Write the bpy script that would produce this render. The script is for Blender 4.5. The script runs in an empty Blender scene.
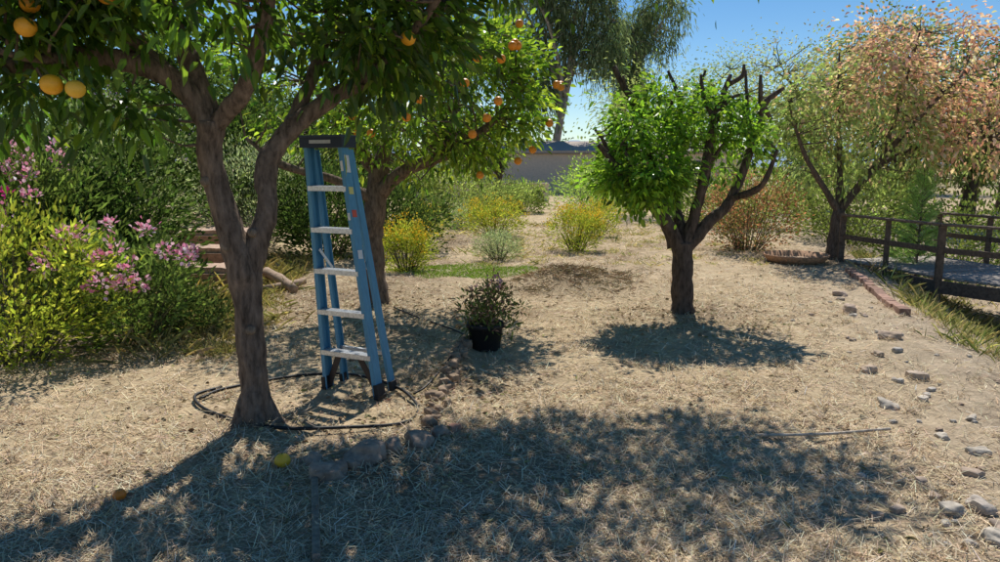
import bpy, math
import numpy as np
from mathutils import Vector
R=np.random.default_rng(7)
sc=bpy.context.scene
# ---------------------------------------------------------------- noise
def _h(i,j,k,s):
    n=(i*374761393+j*668265263+k*2147483647+s*974634777)&0xffffffff
    n=((n^(n>>13))*1274126177)&0xffffffff
    return ((n^(n>>16))&0xffff)/65535.0
def vn(P,s=0):
    P=np.asarray(P,float); I=np.floor(P).astype(np.int64); F=P-I; F=F*F*(3-2*F)
    out=0
    for a in (0,1):
        for b in (0,1):
            for c in (0,1):
                w=(F[...,0] if a else 1-F[...,0])*(F[...,1] if b else 1-F[...,1])*(F[...,2] if c else 1-F[...,2])
                out=out+w*_h(I[...,0]+a,I[...,1]+b,I[...,2]+c,s)
    return out
def n2(x,y,f,s=0):
    x=np.asarray(x,float);y=np.asarray(y,float)
    return vn(np.stack([x*f,y*f,np.zeros_like(x)+.5],-1),s)*2-1
def sst(a,b,x):
    t=np.clip((x-a)/(b-a),0,1); return t*t*(3-2*t)
def terr(x,y):
    x=np.asarray(x,float);y=np.asarray(y,float)
    near=1-sst(25,60,np.hypot(x,y))
    z=.035*n2(x,y,.8,1)+.022*n2(x,y,2.6,2)+.010*n2(x,y,7,3)
    z=z*near
    d=x-(3.25+(y-4.4)*.338)
    z=z-.75*sst(0,2.2,d)*(1-sst(4.5,8,d))*(1-sst(15,22,y))
    z=z+.55*sst(-2.9,-6.5,x+0*y)*sst(5.5,9,y)*near
    z=z+.24*np.exp(-(((x-.95)/.75)**2+((y-9.7)/.55)**2))
    z=z+.2*np.exp(-(((x+.9)/.7)**2+((y-14.8)/.6)**2))
    z=z+.06*np.exp(-((x+.38)/.13)**2)*sst(4.0,4.5,y)*(1-sst(6.2,6.8,y))
    z=z+.05*np.exp(-(((x+1.5)/.3)**2+((y-4.3)/.3)**2))
    z=z+.06*np.exp(-(((x-1.95)/.4)**2+((y-7.6)/.4)**2))
    z=z-.05*np.exp(-(((x+.9)/1.1)**2+((y-4.6)/.5)**2))*near
    return z
# ---------------------------------------------------------------- geo
class Geo:
    def __init__(s): s.V=[];s.Q=[];s.C=[];s.M=[];s.n=0
    def add(s,V,Q,col,mi=0):
        V=np.asarray(V,float);Q=np.asarray(Q,np.int64)
        col=np.asarray(col,float)
        if col.ndim==1: col=np.tile(col,(len(V),1))
        s.V.append(V);s.Q.append(Q+s.n);s.C.append(col);s.M.append(np.full(len(Q),mi));s.n+=len(V)
    def build(s,name,mats,smooth=(),parent=None,bevel=0):
        V=np.concatenate(s.V);Q=np.concatenate(s.Q);C=np.concatenate(s.C);M=np.concatenate(s.M)
        me=bpy.data.meshes.new(name)
        me.vertices.add(len(V));me.vertices.foreach_set('co',V.ravel().astype(np.float32))
        me.loops.add(Q.size);me.loops.foreach_set('vertex_index',Q.ravel().astype(np.int32))
        me.polygons.add(len(Q));me.polygons.foreach_set('loop_start',(np.arange(len(Q))*4).astype(np.int32))
        me.polygons.foreach_set('material_index',M.astype(np.int32))
        me.polygons.foreach_set('use_smooth',np.isin(M,list(smooth)))
        a=me.color_attributes.new('Col','FLOAT_COLOR','POINT')
        a.data.foreach_set('color',np.concatenate([np.clip(C,0,1),np.ones((len(C),1))],1).ravel().astype(np.float32))
        for m in mats: me.materials.append(m)
        me.update(calc_edges=True);me.validate()
        o=bpy.data.objects.new(name,me);sc.collection.objects.link(o)
        if parent: o.parent=parent
        if bevel:
            b=o.modifiers.new('b','BEVEL');b.width=bevel;b.segments=2;b.limit_method='ANGLE'
        return o
def nrm(a): return a/np.maximum(np.linalg.norm(a,axis=-1,keepdims=True),1e-9)
def catmull(P,res):
    P=np.asarray(P,float)
    if len(P)<3 and res<=1: return P
    E=np.vstack([2*P[0]-P[1],P,2*P[-1]-P[-2]]);out=[]
    for i in range(1,len(E)-2):
        for t in np.arange(res)/res:
            a,b,c,d=E[i-1],E[i],E[i+1],E[i+2]
            out.append(.5*((2*b)+(-a+c)*t+(2*a-5*b+4*c-d)*t*t+(-a+3*b-3*c+d)*t**3))
    out.append(E[-2]);return np.array(out)
def tube(g,P,rad,sides=8,res=4,col=(.1,.08,.06),mi=1,rough=.12,closed=False,cap=True):
    P=np.asarray(P,float);rad=np.asarray(rad,float)*np.ones(len(P))
    X=catmull(np.column_stack([P,rad]),res);P=X[:,:3];rad=np.abs(X[:,3])
    T=nrm(np.gradient(P,axis=0))
    u=np.cross(T[0],[0.3,1,.2]);u/=np.linalg.norm(u)
    V=[];ang=np.arange(sides)*2*math.pi/sides
    for i in range(len(P)):
        u=u-T[i]*np.dot(u,T[i]);u/=np.linalg.norm(u);w=np.cross(T[i],u)
        V.append(P[i]+rad[i]*(np.cos(ang)[:,None]*u+np.sin(ang)[:,None]*w))
    if cap:
        V.insert(0,P[0]+(V[0]-P[0])*.02); V.append(P[-1]+(V[-1]-P[-1])*.02)
    V=np.array(V)
    if rough:
        c=V.mean(axis=1,keepdims=True);k=1+rough*2*(vn(V*np.array([14,14,6]),5)-.5)+rough*1.6*(vn(V*np.array([45,45,15]),6)-.5)
        V=c+(V-c)*k[...,None]
    m=len(V);idx=np.arange(m*sides).reshape(m,sides)
    a=idx[:-1];b=idx[1:]
    Q=np.stack([a,np.roll(a,-1,1),np.roll(b,-1,1),b],-1).reshape(-1,4)
    g.add(V.reshape(-1,3),Q,col,mi)
    return P
def qsphere(n=6):
    V=[];Q=[];t=np.linspace(-1,1,n+1);t=np.tan(t*math.pi/4)
    for ax in range(3):
        for s in(-1,1):
            a,b=np.meshgrid(t,t,indexing='ij');p=np.zeros((n+1,n+1,3));p[...,ax]=s
            p[...,(ax+1)%3]=a*s;p[...,(ax+2)%3]=b
            o=len(V)*(n+1)**2;V.append(p.reshape(-1,3));i=np.arange((n+1)**2).reshape(n+1,n+1)+o
            Q.append(np.stack([i[:-1,:-1],i[1:,:-1],i[1:,1:],i[:-1,1:]],-1).reshape(-1,4))
    return nrm(np.concatenate(V)),np.concatenate(Q)
def rock(g,c,r,seed,col,flat=.6,mi=0,n=6,amp=.5):
    V,Q=qsphere(n);rr=1+amp*(vn(V*1.3+seed*3.7,seed)-.5)*2+.15*(vn(V*4+seed,seed)-.5)
    V=V*rr[:,None];V=np.clip(V,-.85,.9)
    a=seed*1.7;ca,sa=math.cos(a),math.sin(a)
    V=V*np.array([1.0,.72,flat]);V=np.column_stack([V[:,0]*ca-V[:,1]*sa,V[:,0]*sa+V[:,1]*ca,V[:,2]])
    g.add(np.array(c)+V*r,Q,np.array(col)*(.8+.4*vn(V*3,seed))[:,None],mi)
def beam(g,p0,p1,w,d,side,col=(.5,.5,.5),mi=0):
    p0=np.array(p0,float);p1=np.array(p1,float);t=nrm(p1-p0);s=np.array(side,float)
    s=nrm(s-t*np.dot(s,t));u=np.cross(t,s)
    V=[p+s*w/2*i+u*d/2*j for p in(p0,p1) for i,j in((-1,-1),(1,-1),(1,1),(-1,1))]
    Q=[(0,1,2,3),(7,6,5,4),(0,4,5,1),(1,5,6,2),(2,6,7,3),(3,7,4,0)]
    g.add(V,Q,col,mi)
def leafset(g,P,D,L,W,col,mi=0,droop=.15,fold=.2,up=.8,rng=R):
    N=len(P);D=nrm(D);L=(L*np.ones(N))[:,None];W=(W*np.ones(N))[:,None]
    U=rng.normal(size=(N,3))*.7+np.array([0,0,up]);S=nrm(np.cross(D,U));Nn=np.cross(S,D)
    z=np.array([0,0,1.]);a=P+D*L*.3-z*droop*L*.08;b=P+D*L*.68-z*droop*L*.45;tip=P+D*L-z*droop*L
    V=np.stack([P,a+S*W*.5+Nn*fold*W,b+S*W*.42+Nn*fold*W,tip,b-S*W*.42+Nn*fold*W,a-S*W*.5+Nn*fold*W],1)
    i=(np.arange(N)*6)[:,None];Q=np.concatenate([i+np.array([0,1,2,3]),i+np.array([3,4,5,0])])
    g.add(V.reshape(-1,3),Q,np.repeat(col,6,0),mi)
def blades(g,P,D,L,W,col,mi=0,rng=R):
    N=len(P);D=nrm(D);L=(L*np.ones(N))[:,None];W=(W*np.ones(N))[:,None]
    S=nrm(np.cross(D,np.array([0,0,1.])+rng.normal(size=(N,3))*.3))*W*.5;e=P+D*L
    V=np.stack([P-S,P+S,e+S*.6,e-S*.6],1);g.add(V.reshape(-1,3),np.arange(N*4).reshape(N,4),np.repeat(col,4,0),mi)
def pal(cols,n,var=.28,rng=R,w=None):
    c=np.array(cols,float);k=rng.choice(len(c),n,p=w);return c[k]*np.exp(rng.normal(size=(n,1))*var)*(1+rng.normal(size=(n,3))*.05)
def ell(c,r,n,shell=.5,rng=R):
    d=nrm(rng.normal(size=(n,3)));q=(shell+(1-shell)*rng.random(n))[:,None]**.7
    return np.array(c)+d*q*np.array(r)
def crown(g,ells,per,cr,L,W,colf,limbs=None,gap=.0,gf=1.3,twig=.006,mi=0,droop=.2,barkcol=(.1,.08,.06),up=.8,rng=R,extra=None,shell=.45,outw=.7,down=0,cz=.8):
    cs=[];oc=[]
    for c,r,n in ells:
        p=ell(c,r,n,shell,rng);cs.append(p);oc.append(np.tile(c,(n,1)))
    cs=np.concatenate(cs);oc=np.concatenate(oc)
    if gap>0:
        k=vn(cs*gf+11.3,9)>gap;cs=cs[k];oc=oc[k]
    if extra is not None:
        cs=np.concatenate([cs,extra]);oc=np.concatenate([oc,np.array(extra)+[0,0,.4]])
    n=len(cs);sz=np.exp(rng.normal(size=n)*.3);m=np.maximum(4,(per*sz**1.5*(.7+.6*rng.random(n))).astype(int))
    idx=np.repeat(np.arange(n),m);off=rng.normal(size=(len(idx),3))*cr*sz[idx][:,None]*np.array([1,1,cz])
    P=cs[idx]+off
    D=nrm(off)+nrm(cs[idx]-oc[idx])*outw+rng.normal(size=off.shape)*.5+np.array([0,0,-down])
    cl=np.exp(rng.normal(size=n)*.18)[idx][:,None]
    leafset(g,P,D,L*(.6+.7*rng.random(len(P))),W*(.7+.5*rng.random(len(P))),colf(P,rng)*cl,mi,droop,rng=rng,up=up)
    if limbs is not None and twig>0:
        LP=np.concatenate(limbs)
        for c in cs:
            d=np.linalg.norm(LP-c,axis=1)+.6*np.maximum(0,LP[:,2]-c[2]);b=LP[np.argmin(d)]
            mid=(b+c)/2+rng.normal(size=3)*.12*np.linalg.norm(b-c)
            tube(g,[b,mid,c],[twig*2,twig*1.3,twig*.5],4,2,barkcol,1,0,cap=False)
    return cs
# ---------------------------------------------------------------- materials
def newmat(name):
    m=bpy.data.materials.new(name);m.use_nodes=True;nt=m.node_tree
    return m,nt,nt.nodes['Principled BSDF'],nt.nodes['Material Output']
def N(nt,t,**k):
    n=nt.nodes.new(t)
    for a,b in k.items(): setattr(n,a,b)
    return n
def leafmat(name,trans=.4,rough=.45,tint=(1.5,1.6,.7),spec=.4,simple=False):
    m,nt,p,o=newmat(name);a=N(nt,'ShaderNodeAttribute',attribute_name='Col')
    if simple:
        nt.nodes.remove(p);p=N(nt,'ShaderNodeBsdfDiffuse');nt.links.new(a.outputs['Color'],p.inputs['Color'])
        if trans==0: nt.links.new(p.outputs[0],o.inputs[0]);return m
    else:
        nt.links.new(a.outputs['Color'],p.inputs['Base Color']);p.inputs['Roughness'].default_value=rough
        p.inputs['Specular IOR Level'].default_value=spec
    t=N(nt,'ShaderNodeBsdfTranslucent');mu=N(nt,'ShaderNodeMix',data_type='RGBA',blend_type='MULTIPLY')
    mu.inputs[0].default_value=1;nt.links.new(a.outputs['Color'],mu.inputs[6]);mu.inputs[7].default_value=(*tint,1)
    nt.links.new(mu.outputs[2],t.inputs['Color'])
    mx=N(nt,'ShaderNodeMixShader');mx.inputs[0].default_value=trans
    nt.links.new(p.outputs[0],mx.inputs[1]);nt.links.new(t.outputs[0],mx.inputs[2]);nt.links.new(mx.outputs[0],o.inputs[0])
    return m
def colmat(name,rough=.85,noise=30,amt=.5,bump=.4,stretch=(1,1,1),spec=.3,dist=.01,metal=0,det=4):
    m,nt,p,o=newmat(name);a=N(nt,'ShaderNodeAttribute',attribute_name='Col')
    tc=N(nt,'ShaderNodeTexCoord');mp=N(nt,'ShaderNodeMapping');mp.inputs['Scale'].default_value=stretch
    nt.links.new(tc.outputs['Object'],mp.inputs[0])
    n=N(nt,'ShaderNodeTexNoise');n.inputs['Scale'].default_value=noise;n.inputs['Detail'].default_value=det;n.inputs['Roughness'].default_value=.65
    nt.links.new(mp.outputs[0],n.inputs['Vector'])
    mr=N(nt,'ShaderNodeMapRange');mr.inputs[1].default_value=.3;mr.inputs[2].default_value=.7
    mr.inputs[3].default_value=1-amt;mr.inputs[4].default_value=1+amt;nt.links.new(n.outputs[0],mr.inputs[0])
    v=N(nt,'ShaderNodeVectorMath',operation='SCALE');nt.links.new(a.outputs['Color'],v.inputs[0]);nt.links.new(mr.outputs[0],v.inputs['Scale'])
    nt.links.new(v.outputs[0],p.inputs['Base Color'])
    p.inputs['Roughness'].default_value=rough;p.inputs['Specular IOR Level'].default_value=spec;p.inputs['Metallic'].default_value=metal
    if bump:
        b=N(nt,'ShaderNodeBump');b.inputs['Strength'].default_value=bump;b.inputs['Distance'].default_value=dist
        nt.links.new(n.outputs[0],b.inputs['Height']);nt.links.new(b.outputs[0],p.inputs['Normal'])
    return m
M_leaf=leafmat('citrus_leaf',.47,.34,(2.0,2.0,.8),spec=.5);M_soft=leafmat('soft_leaf',.42,simple=True,tint=(1.5,1.6,.9));M_flow=leafmat('petal',.35,tint=(1,1,1),simple=True)
M_bark=colmat('bark',.9,30,.65,1.0,(1,1,.28),.15,.022,det=5);M_rock=colmat('rock',.9,18,.35,.6);M_wood=colmat('weathered_wood',.85,25,.45,.5,(1,1,1))
M_straw=leafmat('straw',0,simple=True);M_fruit=colmat('citrus_peel',.45,120,.06,.25,dist=.002,spec=.5)
M_fib=colmat('fibreglass',.45,50,.14,.05,(1,1,.12),.4);M_alu=colmat('aluminium',.42,60,.25,.08,metal=.6);M_plas=colmat('plastic',.5,60,.12,.1)
M_rust=colmat('rusty_steel',.8,25,.5,.4);M_wall=colmat('stucco',.9,8,.1,.3)
def groundmat():
    m,nt,p,o=newmat('ground_soil_straw');a=N(nt,'ShaderNodeAttribute',attribute_name='Col');tc=N(nt,'ShaderNodeTexCoord')
    L=nt.links.new
    def noise(scale,det,rot=None,st=None,rough=.6,dist=0):
        n=N(nt,'ShaderNodeTexNoise');n.inputs['Scale'].default_value=scale;n.inputs['Detail'].default_value=det;n.inputs['Roughness'].default_value=rough;n.inputs['Distortion'].default_value=dist
        mp=N(nt,'ShaderNodeMapping')
        if rot: mp.inputs['Rotation'].default_value=(0,0,rot)
        if st: mp.inputs['Scale'].default_value=st
        L(tc.outputs['Object'],mp.inputs[0]);L(mp.outputs[0],n.inputs['Vector']);return n.outputs[0]
    f1=noise(30,3,.6,(1,7,1),dist=.5);f2=noise(30,3,2.1,(1,7,1),dist=.5)
    mx2=N(nt,'ShaderNodeMath',operation='MAXIMUM');L(f1,mx2.inputs[0]);L(f2,mx2.inputs[1])
    cl=noise(4,6,rough=.75);fine=noise(90,2)
    def rng(src,a,b,c,d):
        mr=N(nt,'ShaderNodeMapRange')
        for q,v in zip((1,2,3,4),(a,b,c,d)): mr.inputs[q].default_value=v
        L(src,mr.inputs[0]);return mr.outputs[0]
    k=N(nt,'ShaderNodeMath',operation='MULTIPLY');L(rng(mx2.outputs[0],.42,.72,.72,1.2),k.inputs[0]);L(rng(cl,.32,.66,.70,1.16),k.inputs[1])
    k2=N(nt,'ShaderNodeMath',operation='MULTIPLY');L(k.outputs[0],k2.inputs[0]);L(rng(fine,.3,.7,.84,1.12),k2.inputs[1])
    v=N(nt,'ShaderNodeVectorMath',operation='SCALE');L(a.outputs['Color'],v.inputs[0]);L(k2.outputs[0],v.inputs['Scale']);L(v.outputs[0],p.inputs['Base Color'])
    p.inputs['Roughness'].default_value=.95;p.inputs['Specular IOR Level'].default_value=.1
    b=N(nt,'ShaderNodeBump');b.inputs['Strength'].default_value=.75;b.inputs['Distance'].default_value=.02
    s=N(nt,'ShaderNodeMath',operation='ADD');L(mx2.outputs[0],s.inputs[0]);L(cl,s.inputs[1]);L(s.outputs[0],b.inputs['Height'])
    L(b.outputs[0],p.inputs['Normal']);return m
M_ground=groundmat()
# ---------------------------------------------------------------- ground
def groundcol(x,y):
    tan=np.array([.66,.51,.32]);brn=np.array([.35,.25,.16]);gry=np.array([.52,.42,.31]);grn=np.array([.36,.32,.17])
    w=sst(-.1,.75,n2(x,y,.9,21)+.6*n2(x,y,3.1,22)+.3*n2(x,y,8,23))[...,None]
    c=tan*(1-w*.7)+brn*w*.7
    d=x-(3.25+(y-4.4)*.338);q=(sst(-1.6,.2,d)*(1-sst(20,30,y)))[...,None]*.6;c=c*(1-q)+gry*q
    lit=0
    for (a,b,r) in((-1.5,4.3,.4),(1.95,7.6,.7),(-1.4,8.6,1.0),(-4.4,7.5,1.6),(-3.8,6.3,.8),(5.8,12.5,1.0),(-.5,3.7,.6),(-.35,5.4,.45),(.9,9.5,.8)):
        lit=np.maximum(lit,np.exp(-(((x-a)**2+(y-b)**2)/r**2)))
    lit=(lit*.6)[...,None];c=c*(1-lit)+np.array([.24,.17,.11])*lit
    far=(sst(25,55,y)*.5)[...,None];c=c*(1-far)+grn*far
    return c
n=480;a=6.0;t=np.linspace(-1,1,n);s=np.sinh(t*a)/math.sinh(a)*600
X,Y=np.meshgrid(s,s+5,indexing='ij');Z=terr(X,Y)
i=np.arange(n*n).reshape(n,n);Q=np.stack([i[:-1,:-1],i[1:,:-1],i[1:,1:],i[:-1,1:]],-1).reshape(-1,4)
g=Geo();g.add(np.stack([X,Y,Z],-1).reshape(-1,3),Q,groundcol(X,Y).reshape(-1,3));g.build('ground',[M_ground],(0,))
def polar(n,r0,r1,amax=44,rng=R):
    r=r0*(r1/r0)**rng.random(n);th=np.radians((rng.random(n)*2-1)*amax)
    return r*np.sin(th),r*np.cos(th)
SC=[(.72,.58,.38),(.60,.46,.29),(.80,.69,.49),(.36,.26,.17)]
g=Geo();x,y=polar(260000,2.2,20)
k=(n2(x,y,1.1,31)+.8*n2(x,y,4.5,32)+R.normal(size=len(x))*.35)>-.2
d=x-(3.25+(y-4.4)*.338);k&=(d<-.6)|(R.random(len(x))<.3)
x,y=x[k],y[k];th=R.random(len(x))*6.283
D=np.column_stack([np.cos(th),np.sin(th),R.normal(size=len(x))*.22+.12])
rr=np.hypot(x,y);L=(.02+.06*R.random(len(x))**1.6)*(1+.08*rr);W=(.0014+.0014*R.random(len(x)))*(1+.18*rr)
P=np.column_stack([x,y,terr(x,y)+.003+.006*R.random(len(x))])
blades(g,P,D,L,W,pal(SC,len(x),.18,w=[.33,.32,.17,.18]))
x0,y0=polar(1500,2.3,16);k=n2(x0,y0,.9,33)>-.3;x0,y0=x0[k],y0[k];sz=np.exp(R.normal(size=len(x0))*.4)
idx=np.repeat(np.arange(len(x0)),34);x=x0[idx]+R.normal(size=len(idx))*.05*sz[idx];y=y0[idx]+R.normal(size=len(idx))*.05*sz[idx];th=R.random(len(idx))*6.283
rr=np.hypot(x,y);D=np.column_stack([np.cos(th),np.sin(th),np.abs(R.normal(size=len(idx)))*.5])
blades(g,np.column_stack([x,y,terr(x,y)+.002+.015*R.random(len(x))]),D,.03+.06*R.random(len(x)),.0022*(1+.15*rr),pal(SC,len(x),.2,w=[.3,.35,.15,.2]))
g.build('dry_straw',[M_straw])
g=Geo();xs=[];ys=[]
for (a_,b_,r,m) in((-1.2,4.2,1.0,450),(.6,3.8,1.3,350),(1.95,7.4,1.0,500),(-1.4,8,1.2,600),(-3.2,6.2,.8,500),(4,9,2,200),(-.4,5.2,.6,250)):
    xs.append(a_+R.normal(size=m)*r*.7);ys.append(b_+R.normal(size=m)*r*.6)
x=np.concatenate(xs);y=np.concatenate(ys);th=R.random(len(x))*6.283
D=np.column_stack([np.cos(th),np.sin(th),R.normal(size=len(x))*.2])
leafset(g,np.column_stack([x,y,terr(x,y)+.012]),D,.025+.035*R.random(len(x)),.013+.012*R.random(len(x)),pal([(.4,.28,.16),(.28,.19,.11),(.5,.39,.24),(.32,.29,.13)],len(x),.2),0,.0,.3)
g.build('leaf_litter',[M_straw])
g=Geo();V0,Q0=qsphere(2);x,y=polar(2200,2.3,16)
e=3.25+(y-4.4)*.338;k=(np.exp(-((x-e+.2)/.6)**2)*.8>R.random(len(x)))|(R.random(len(x))<.02)
x,y=x[k],y[k]
for j in range(len(x)):
    r=.006+.03*R.random()**3.5
    if x[j]<2: r*=.5
    v=V0*np.array([1,.8,.6])*(.75+.5*R.random((len(V0),1)));c_=(np.array([.5,.44,.36]) if R.random()<.6 else np.array([.4,.29,.21]))*(.6+.5*R.random())
    g.add(np.array([x[j],y[j],float(terr(x[j],y[j]))+r*.2])+v*r,Q0,c_)
g.build('gravel',[M_rock])
def grass(name,pts,h,w,cols,lean=.35,var=.25,mat=M_soft,sizes=None):
    g=Geo();P=np.column_stack([pts,terr(pts[:,0],pts[:,1])-.005]);m=len(P)
    D=np.column_stack([R.normal(size=(m,2))*lean,np.ones(m)]);hh=h*(.4+.8*R.random(m))*(sizes if sizes is not None else 1)
    leafset(g,P,D,hh,w,pal(cols,m,var),0,.3,.1,up=0)
    return g.build(name,[mat])
m=11000;th=R.random(m)*6.283;r=np.sqrt(R.random(m))*(1+.12*np.sin(th*5)+.1*np.sin(th*9+1));px=-.45+r*np.cos(th)*1.15;py=10.9+r*np.sin(th)*.8
grass('grass_patch',np.column_stack([px,py]),.06,.007,[(.16,.26,.04),(.22,.31,.06),(.12,.19,.04)])
def tufts(name,n,fx,per,sp,h,w,cols,**k):
    c=fx(n);s=np.exp(R.normal(size=n)*.35);grass(name,np.repeat(c,per,0)+R.normal(size=(n*per,2))*sp*np.repeat(s,per)[:,None],h,w,cols,sizes=np.repeat(s,per),**k)
def bankpts(n):
    y=5.2+R.random(n)*9;return np.column_stack([3.6+(y-4.4)*.338+np.abs(R.normal(size=n))*1.2,y])
tufts('wild_grass',190,bankpts,40,.08,.17,.006,[(.24,.24,.1),(.4,.36,.19),(.54,.45,.28),(.17,.2,.08)],lean=.5)
def leftpts(n):
    y=6+R.random(n)*6;return np.column_stack([-2.3-.12*(y-6)-np.abs(R.normal(size=n))*.8,y])
tufts('dry_grass',170,leftpts,40,.09,.2,.005,[(.5,.41,.25),(.36,.31,.16),(.26,.25,.11)],lean=.7)
def moundpts(n): return np.column_stack([.95+R.normal(size=n)*.5,9.7+R.normal(size=n)*.35])
tufts('straw_heap',70,moundpts,50,.1,.10,.006,[(.55,.43,.27),(.46,.35,.21),(.38,.28,.17)],lean=1.8,mat=M_straw)
def midpts(n): return np.column_stack([-3+R.random(n)*7.5,11.5+R.random(n)*9])
tufts('sparse_weeds',260,midpts,28,.09,.13,.008,[(.5,.41,.25),(.4,.34,.18),(.28,.28,.12)],lean=.8)
# ---------------------------------------------------------------- trees
DG=[(.045,.095,.018),(.065,.125,.02),(.09,.165,.025),(.14,.21,.032)]
def cf(cols,w=None,var=.25): return lambda P,rng: pal(cols,len(P),var,rng,w)
BK=(.17,.125,.095)
r_=np.random.default_rng(11);g=Geo();LB=[]
bx,by=-1.52,4.3
def T(P,rad,s=18,res=8,c=BK,ro=.2): LB.append(tube(g,P,rad,s,res,c,1,ro))
T([(bx,by,-.1),(bx,by,.06),(-1.51,4.3,.3),(-1.53,4.3,.6),(-1.54,4.31,.95),(-1.60,4.3,1.2),(-1.70,4.3,1.6),(-1.68,4.3,1.85)],[.16,.115,.088,.08,.095,.078,.07,.085])
T([(-1.55,4.31,.82),(-1.47,4.33,1.12),(-1.41,4.38,1.35),(-1.42,4.45,1.6),(-1.28,4.55,1.83),(-1.05,4.65,2.02),(-.72,4.8,2.25),(-.2,5.2,2.85),(.5,5.9,3.5),(1.4,6.3,3.75)],[.065,.07,.062,.062,.06,.05,.045,.04,.03,.02])
T([(-1.68,4.3,1.78),(-1.8,4.28,2.02),(-2.0,4.22,2.15),(-2.3,4.15,2.2),(-2.6,4.1,2.12),(-2.95,4.1,2.3),(-3.3,4.1,2.5)],[.07,.066,.06,.052,.042,.035,.02])
T([(-1.68,4.3,1.8),(-1.77,4.35,2.1),(-1.93,4.45,2.45),(-2.05,4.5,2.9),(-2.1,4.5,3.3)],[.07,.06,.05,.04,.02])
T([(-1.66,4.3,1.82),(-1.45,4.2,2.02),(-1.3,4.1,2.3),(-1.15,4.0,2.8),(-1.0,4.0,3.2)],[.055,.05,.042,.035,.02])
T([(-1.3,4.55,1.82),(-1.2,4.75,2.15),(-1.1,4.95,2.6),(-1.0,5.2,3.1)],[.045,.04,.035,.02])
T([(-1.9,4.25,2.12),(-2.2,4.25,2.4),(-2.5,4.2,2.75),(-2.8,4.1,3.0)],[.05,.04,.03,.02])
T([(-2.3,4.15,2.2),(-2.45,3.9,2.15),(-2.6,3.7,2.2)],[.03,.025,.015])
T([(-.75,4.8,2.25),(-.45,4.6,2.5),(-.2,4.4,2.8)],[.03,.025,.015])
for k,(ang,z,h) in enumerate([(0,.0,.16),(1.3,.0,.13),(2.6,.0,.15),(4.0,.0,.14),(5.2,.0,.12)]):
    T([(bx+.06*math.cos(ang),by+.06*math.sin(ang),.22),(bx+.11*math.cos(ang),by+.11*math.sin(ang),.06),(bx+.2*math.cos(ang),by+.2*math.sin(ang),-.03)],[.03,.045,.03],8,3)
for p,r in (((-1.50,4.225,.62),.028),((-1.62,4.24,1.12),.03),((-1.47,4.26,1.2),.025),((-1.72,4.24,1.5),.028)):
    tube(g,[(p[0],p[1]+.03,p[2]),(p[0]+.005,p[1]-.012,p[2]+.01)],[r*1.2,r],10,2,(.24,.18,.13),1,.1)
ex=np.array([(-2.12,4.1,1.93),(-2.0,4.05,1.9),(-1.95,4.15,1.78),(-2.75,4.1,1.95),(-2.9,4.0,2.0),(-2.6,4.0,2.02),(-3.0,4.1,2.1),(-2.25,4.0,1.98),(-.75,4.6,2.05),(-.62,4.7,2.15),(-.9,4.5,2.25),(-2.45,3.9,1.95),(-1.1,4.3,2.3),(-1.3,4.0,2.35),(-.5,4.9,2.3),(-2.8,3.8,2.1),(-3.1,4.0,1.95),(-2.05,4.0,1.85),(-2.9,4.0,1.85),(-1.45,4.0,2.25),(-1.9,3.95,2.3),(-1.6,3.9,2.4)])
cs=crown(g,[((-2.65,4.0,2.65),(1.0,.5,.52),95),((-1.6,4.2,2.85),(1.25,.8,.58),115),((-.85,4.7,2.6),(.65,.7,.42),85),((.95,6.3,3.82),(1.25,.95,.40),115),((-.1,5.6,3.35),(.9,.8,.42),70)],40,.12,.09,.042,
   cf(DG+[(.2,.26,.04)],[.27,.28,.24,.15,.06]),LB,.28,1.9,.006,0,.3,BK,rng=r_,extra=ex)
for c,r,cl in [((-2.36,3.8,2.40),.047,(.85,.36,.02)),((-2.33,3.7,2.27),.05,(.9,.42,.03)),((-2.2,3.65,1.99),.052,(.85,.42,.02)),((-2.09,3.66,1.97),.046,(.85,.5,.05)),((-2.75,3.75,2.17),.045,(.75,.5,.06)),((-2.8,3.75,2.23),.04,(.7,.42,.03)),((-.55,4.5,2.35),.045,(.85,.4,.02)),((-2.0,3.85,2.45),.045,(.85,.36,.02))]:
    V,Q=qsphere(8);g.add(np.array(c)+V*r*np.array([1,1,.95]),Q,cl,2)
g.build('orange_tree',[M_leaf,M_bark,M_fruit],(1,2))
# second orange tree
g=Geo();LB=[]
T([(-1.45,8.4,-.1),(-1.45,8.4,.05),(-1.47,8.4,.4),(-1.48,8.4,.8),(-1.42,8.4,1.3),(-1.38,8.4,1.6)],[.2,.15,.12,.11,.12,.1])
T([(-1.43,8.4,1.25),(-1.1,8.2,1.52),(-.6,8.0,1.72),(-.2,7.9,1.95),(.15,7.9,2.3)],[.09,.075,.06,.045,.02])
T([(-1.4,8.4,1.5),(-1.75,8.3,2.0),(-2.1,8.2,2.5)],[.08,.06,.03])
T([(-1.38,8.4,1.55),(-1.2,8.4,2.2),(-1.0,8.4,2.9)],[.09,.06,.03])
T([(-.6,8.0,1.72),(-.5,8.2,2.2),(-.4,8.3,2.7)],[.05,.035,.02])
T([(-1.45,8.4,1.2),(-1.9,8.2,1.45),(-2.4,8.1,1.6),(-2.8,8.1,1.9)],[.07,.05,.04,.02])
crown(g,[((-.85,8.1,2.4),(1.15,1.3,.95),150),((-.2,7.9,2.4),(.68,1.0,.75),95),((-1.9,8.3,2.6),(1.1,.9,.85),60)],42,.12,.085,.04,cf([(.08,.15,.025),(.12,.21,.03),(.18,.27,.04),(.25,.33,.06)]),LB,.34,1.9,.007,0,.25,BK,rng=r_)
V,Q=qsphere(6)
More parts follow.
